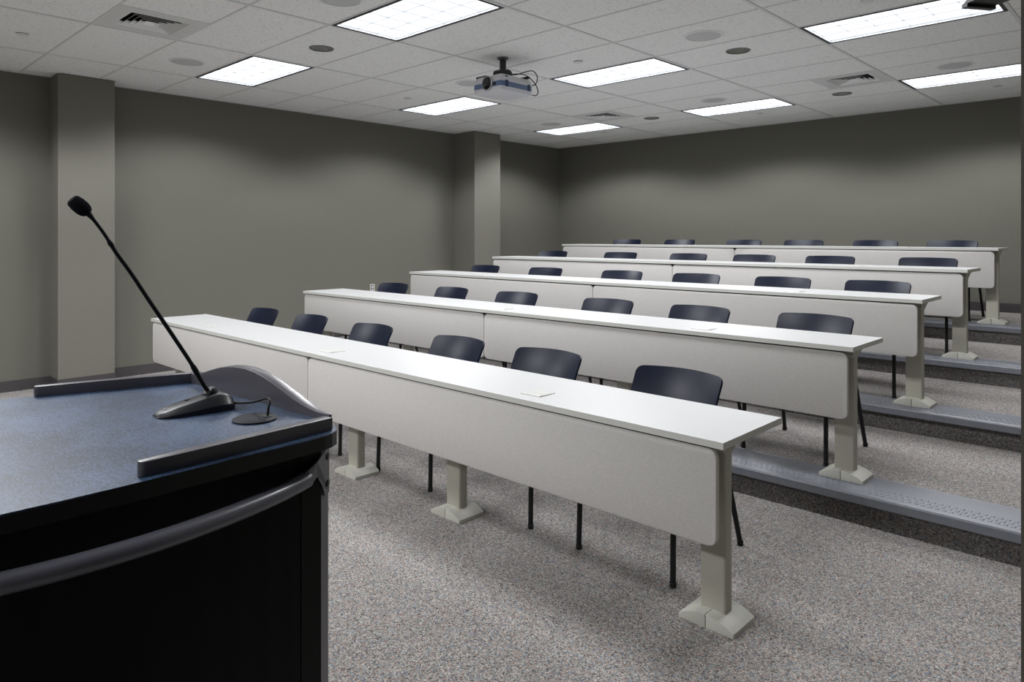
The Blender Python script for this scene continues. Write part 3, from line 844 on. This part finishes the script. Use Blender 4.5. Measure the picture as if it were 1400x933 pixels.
# arched panel along the audience side
A = Vector((-1.995, 0.788)); B = Vector((-1.305, 0.8332))
prof = [(-0.005,1.0765), (0.03,1.0765), (0.07,1.080), (0.11,1.0865), (0.17,1.0985), (0.235,1.110), (0.30,1.118), (0.37,1.1225), (0.43,1.1235), (0.49,1.1205),
        (0.55,1.1135), (0.61,1.104), (0.67,1.092), (0.73,1.0805), (0.78,1.073), (0.82,1.0685), (0.86,1.066), (0.90,1.0655), (0.935,1.0655)]
bm = BM()
dn = Vector((B.y-A.y, -(B.x-A.x))).normalized()      # towards the presenter
if dn.y > 0: dn = -dn
rows = []
for tt, z in prof:
    p = A + (B-A)*tt
    q = p - dn*0.030
    if tt > 0.74: q = p - dn*(0.030-0.023*(tt-0.74)/0.195)
    rows.append(((p.x,p.y,ZL), (p.x,p.y,z), (q.x,q.y,z+0.001), (q.x,q.y,ZL-0.004)))
V = [[bm.verts.new(c) for c in r] for r in rows]
for a, b in zip(V, V[1:]):
    for k in range(4): quadface(bm, [a[k], a[(k+1)%4], b[(k+1)%4], b[k]])
quadface(bm, V[0]); quadface(bm, V[-1][::-1])
es = [e for e in bm.edges if abs(e.verts[0].co.z-ZL) > 0.006 and abs(e.verts[1].co.z-ZL) > 0.006 and (e.verts[0].co-e.verts[1].co).length > 0.012 and len(e.link_faces) == 2 and e.link_faces[0].normal.angle(e.link_faces[1].normal, 0) > 0.9]
bmesh.ops.recalc_face_normals(bm, faces=bm.faces)
es = [e for e in bm.edges if e.verts[0].co.z > ZL+0.005 and e.verts[1].co.z > ZL+0.005 and len(e.link_faces) == 2 and e.calc_face_angle(0) > 1.0]
bmesh.ops.bevel(bm, geom=es, offset=0.003, segments=2, profile=0.5, affect='EDGES')
obj('arched_panel', bm, M['rail'], t, smooth=True, world=True, ang=40)

# body below: bowed perforated side, black edge strip, chamfered post, front and far side
IN = 0.062
side = [(-1.352,-0.10), (-1.326,0.04), (-1.308,0.18), (-1.302,0.30), (-1.303,0.42), (-1.308,0.55), (-1.316,0.68), (-1.3205,0.745)]
bm = BM()
poly = side + [(-1.3205-0.02,0.745), (-1.336,0.68), (-1.328,0.55), (-1.323,0.42), (-1.322,0.30), (-1.328,0.18), (-1.346,0.04), (-1.372,-0.10)]
prism(bm, poly, 0.08, ZL-0.030, 'z'); obj('side_panel', bm, M['perf'], t, smooth=True, world=True, ang=40)
bm = BM(); prism(bm, [(-1.3205,0.7475), (-1.3225,0.794), (-1.36,0.80), (-1.36,0.7475)], 0.02, ZL-0.030, 'z', bev=0.0015); obj('edge_strip', bm, M['lect_body'], t, world=True)
bm = BM(); prism(bm, [(-1.3228,0.7945), (-1.3455,0.8255), (-1.40,0.8255), (-1.40,0.7945)], 0.02, ZL-0.030, 'z', bev=0.0015); post = obj('corner_post', bm, M['post'], t, world=True)
bm = BM(); prism(bm, [(-1.3475,0.8250), (-1.96,0.785), (-1.95,0.765), (-1.3475,0.805)], 0.03, ZL-0.030, 'z'); obj('front_panel', bm, M['lect_body'], t, world=True)
bm = BM(); prism(bm, [(-1.96,0.785), (-1.995,0.75), (-2.04,0.55), (-2.09,0.31), (-2.12,0.0), (-2.10,-0.10), (-2.08,-0.10), (-2.10,0.0), (-2.07,0.31), (-2.02,0.55), (-1.975,0.745), (-1.95,0.765)], 0.03, ZL-0.030, 'z')
obj('far_side_panel', bm, M['lect_body'], t, world=True)
bm = BM(); prism(bm, [(-1.372,-0.10), (-1.372,-0.08), (-2.08,-0.08), (-2.08,-0.10)], 0.03, ZL-0.030, 'z'); obj('rear_door', bm, M['lect_body'], t, world=True)
bm = BM(); prism(bm, [(-1.34,-0.08), (-1.32,0.3), (-1.335,0.79), (-1.96,0.75), (-2.06,-0.08)], 0.0, 0.08, 'z'); obj('plinth', bm, M['lect_body'], t, world=True)
# handle bar
zb = 0.955
hp = smooth_path([(-1.315,-0.04,zb), (-1.268,0.06,zb), (-1.241,0.16,zb), (-1.224,0.25,zb), (-1.216,0.33,zb), (-1.2165,0.42,zb), (-1.226,0.50,zb), (-1.240,0.57,zb), (-1.262,0.65,zb), (-1.286,0.712,zb), (-1.303,0.750,zb+0.001)], 5)
bm = BM(); tube(bm, hp, 0.0165, 20); bar = obj('handle_bar', bm, M['bar'], t, smooth=True, world=True)
# bracket plate: from the bar end to the post, with a notch
ch = Vector((-0.0227, 0.031, 0)).normalized()          # along the chamfer, away from the viewer
nrm = Vector((0.807, 0.590, 0))
P0 = Vector((-1.3228, 0.7945, 0)) + nrm*0.001
def BP(s, z, off=0.0): 
    p = P0 + ch*s + nrm*off; return (p.x, p.y, z)
Q0 = Vector((-1.299, 0.738, 0)) 
def plate(poly3, n, th):
    bm = BM(); a = [bm.verts.new(p) for p in poly3]; b = [bm.verts.new(Vector(p)+n*th) for p in poly3]
    quadface(bm, a[::-1]); quadface(bm, b)
    m = len(a)
    for i in range(m): quadface(bm, [a[i], a[(i+1)%m], b[(i+1)%m], b[i]])
    return bm
n2 = Vector((0.95, 0.25, 0)).normalized()
pl = [(-1.297,0.738,zb+0.0165), (-1.311,0.776,zb+0.030), BP(0.004,zb+0.040), BP(0.030,zb+0.050), BP(0.034,zb+0.045), BP(0.034,zb-0.052), BP(0.010,zb-0.052), BP(-0.002,zb-0.026), (-1.3185,0.780,zb-0.004), (-1.309,0.760,zb-0.013), (-1.297,0.738,zb-0.0165)]
bm = plate(pl, n2, 0.004); obj('handle_bracket', bm, M['post'], bar, world=True)
for dz in (0.027, -0.030):
    bm = BM(); c = Vector(BP(0.024, zb+dz, 0.004)); lathe(bm, [(0.0075, 0.0), (0.0075, 0.0012), (0.006, 0.002), (0.0, 0.002)], c, 18, axis=nrm); obj('bolt', bm, M['bolt'], bar, smooth=True, world=True)
# cable grommet in the worktop
bm = BM(); lathe(bm, [(0.0, 0.0005), (0.045, 0.0005), (0.047, 0.003), (0.043, 0.0050), (0.0, 0.0050)], (-1.486,0.728,ZL), 40); gr = obj('cable_grommet', bm, M['grommet'], t, smooth=True, world=True)
bm = BM(); lathe(bm, [(0.0, 0.0052), (0.010, 0.0052), (0.0105, 0.006), (0.0, 0.006)], (-1.474,0.752,ZL), 20); obj('cable_slot', bm, M['gap'], gr, world=True)

# ---------------------------------------------------------------- microphone
MO = Vector((-1.655, 0.66, ZL))
t = thing('gooseneck_microphone', 'black gooseneck microphone on a wedge base, standing on the lectern', 'microphone', MO)
bm = BM()
# wedge base: stations along its length (toe -> heel), half-width, crown height
y0, L_ = -0.078, 0.166
stations = [(0.00,0.018,0.0050),(0.03,0.027,0.0085),(0.10,0.037,0.0130),(0.25,0.0430,0.0200),(0.45,0.0455,0.0265),(0.62,0.0465,0.0325),(0.76,0.0465,0.0365),(0.87,0.045,0.0355),(0.95,0.040,0.0300),(0.985,0.034,0.0230),(1.0,0.028,0.0150)]
rings = []
for s, hw, h in stations:
    y = y0+L_*s
    sec = [(-hw,0.0), (-hw,0.42*h), (-hw*0.97,0.47*h), (-hw*0.60,0.95*h), (-hw*0.52,h), (hw*0.52,h), (hw*0.60,0.95*h), (hw*0.97,0.47*h), (hw,0.42*h), (hw,0.0)]
    rings.append([bm.verts.new((x, y, z)) for x, z in sec])
for a, b in zip(rings, rings[1:]):
    for k in range(len(a)): quadface(bm, [a[k], a[(k+1)%len(a)], b[(k+1)%len(a)], b[k]])
quadface(bm, rings[0][::-1]); quadface(bm, rings[-1])
base = obj('base', bm, M['micbase'], t, smooth=True, ang=28)
base.rotation_euler = (0, 0, -0.10)
# printed oval and switch on the base
bm = BM()
R = [(0.0085*math.cos(2*PI*k/24), 0.016*math.sin(2*PI*k/24)) for k in range(24)]
for k in range(24):
    (x0,y0_),(x1,y1_) = R[k], R[(k+1)%24]; s_ = 0.86
    f_ = lambda x, y: (x, -0.045+y, 0.0172+0.0006+0.115*(y+0.006))
    quadface(bm, [bm.verts.new(f_(x0,y0_)), bm.verts.new(f_(x1,y1_)), bm.verts.new(f_(x1*s_,y1_*s_)), bm.verts.new(f_(x0*s_,y0_*s_))])
obj('oval_mark', bm, M['mark'], base)
bm = BM(); box(bm, -0.020, -0.008, -0.012, 0.012, 0.0235, 0.0275, 0, 0.002); obj('switch', bm, M['mic'], base)
# boss, neck, windscreen
NP = [(-1.660,0.708,1.078), (-1.660,0.688,1.108), (-1.660,0.661,1.159), (-1.660,0.618,1.231), (-1.660,0.563,1.3216), (-1.660,0.533,1.372), (-1.660,0.504,1.4165), (-1.660,0.488,1.4445), (-1.660,0.474,1.4675), (-1.660,0.459,1.489), (-1.660,0.447,1.504)]
axis0 = (Vector(NP[1])-Vector(NP[0])).normalized()
bm = BM(); lathe(bm, [(0.0, -0.014), (0.019, -0.014), (0.019, -0.004), (0.0165, -0.002), (0.0165, 0.014), (0.013, 0.018), (0.0, 0.019)], Vector(NP[0]), 28, axis=axis0)
obj('collar', bm, M['mic'], t, smooth=True, world=True)
sp = smooth_path(NP, 6)
bm = BM(); n = len(sp)
rad = []
for k, p in enumerate(sp):
    f = k/(n-1)
    r = 0.0048 if f < 0.16 else (0.0062 if f < 0.20 else 0.0045)
    if 0.66 < f < 0.69: r = 0.0056
    if f >= 0.69: r = 0.0038
    if f > 0.90: r = 0.0038 + (f-0.90)/0.10*0.0042
    rad.append(r)
tube(bm, sp, rad, 14); obj('gooseneck', bm, M['mic'], t, smooth=True, world=True)
tip = Vector(NP[-1]); axw = Vector((0, -0.66, 0.75)).normalized(); axw = Vector((0.0,-0.74,0.67)).normalized()
bm = BM(); lathe(bm, [(0.0, -0.005), (0.010, -0.003), (0.0138, 0.003), (0.0155, 0.011), (0.0155, 0.023), (0.0136, 0.034), (0.0105, 0.038), (0.0, 0.040)], tip, 28, axis=axw)
obj('windscreen', bm, M['foam'], t, smooth=True, world=True)
bm = BM(); tube(bm, smooth_path([(-1.628,0.738,1.062), (-1.600,0.752,1.064), (-1.560,0.764,1.071), (-1.525,0.768,1.082), (-1.500,0.766,1.088), (-1.484,0.762,1.084), (-1.478,0.756,1.072), (-1.474,0.752,1.056)], 8), 0.0028, 10)
obj('cable', bm, M['mic'], t, smooth=True, world=True)

# ---------------------------------------------------------------- world, camera, view
w = bpy.data.worlds.new('World'); scene.world = w; w.use_nodes = True
w.node_tree.nodes['Background'].inputs[0].default_value = (0.8, 0.85, 1.0, 1)
w.node_tree.nodes['Background'].inputs[1].default_value = 0.02
cam = bpy.data.cameras.new('Camera'); co = bpy.data.objects.new('Camera', cam); COL.objects.link(co)
co.location = (0, 0, CAMZ); co.rotation_euler = (PI/2, 0, 0.766)
cam.sensor_fit = 'HORIZONTAL'; cam.sensor_width = 36.0; cam.lens = 965.74/1400*36.0
cam.shift_x = 0.0; cam.shift_y = -(466.5-324.1)/1400
cam.clip_start = 0.02; cam.clip_end = 100
scene.camera = co
vs = scene.view_settings
vs.view_transform = 'Standard'; vs.look = 'None'; vs.gamma = 1.0; vs.use_curve_mapping = False; vs.exposure = 0.66
scene.cycles.use_denoising = True
try: scene.cycles.denoiser = 'OPENIMAGEDENOISE'
except Exception: pass
scene.cycles.max_bounces = 8; scene.cycles.diffuse_bounces = 5; scene.cycles.glossy_bounces = 4
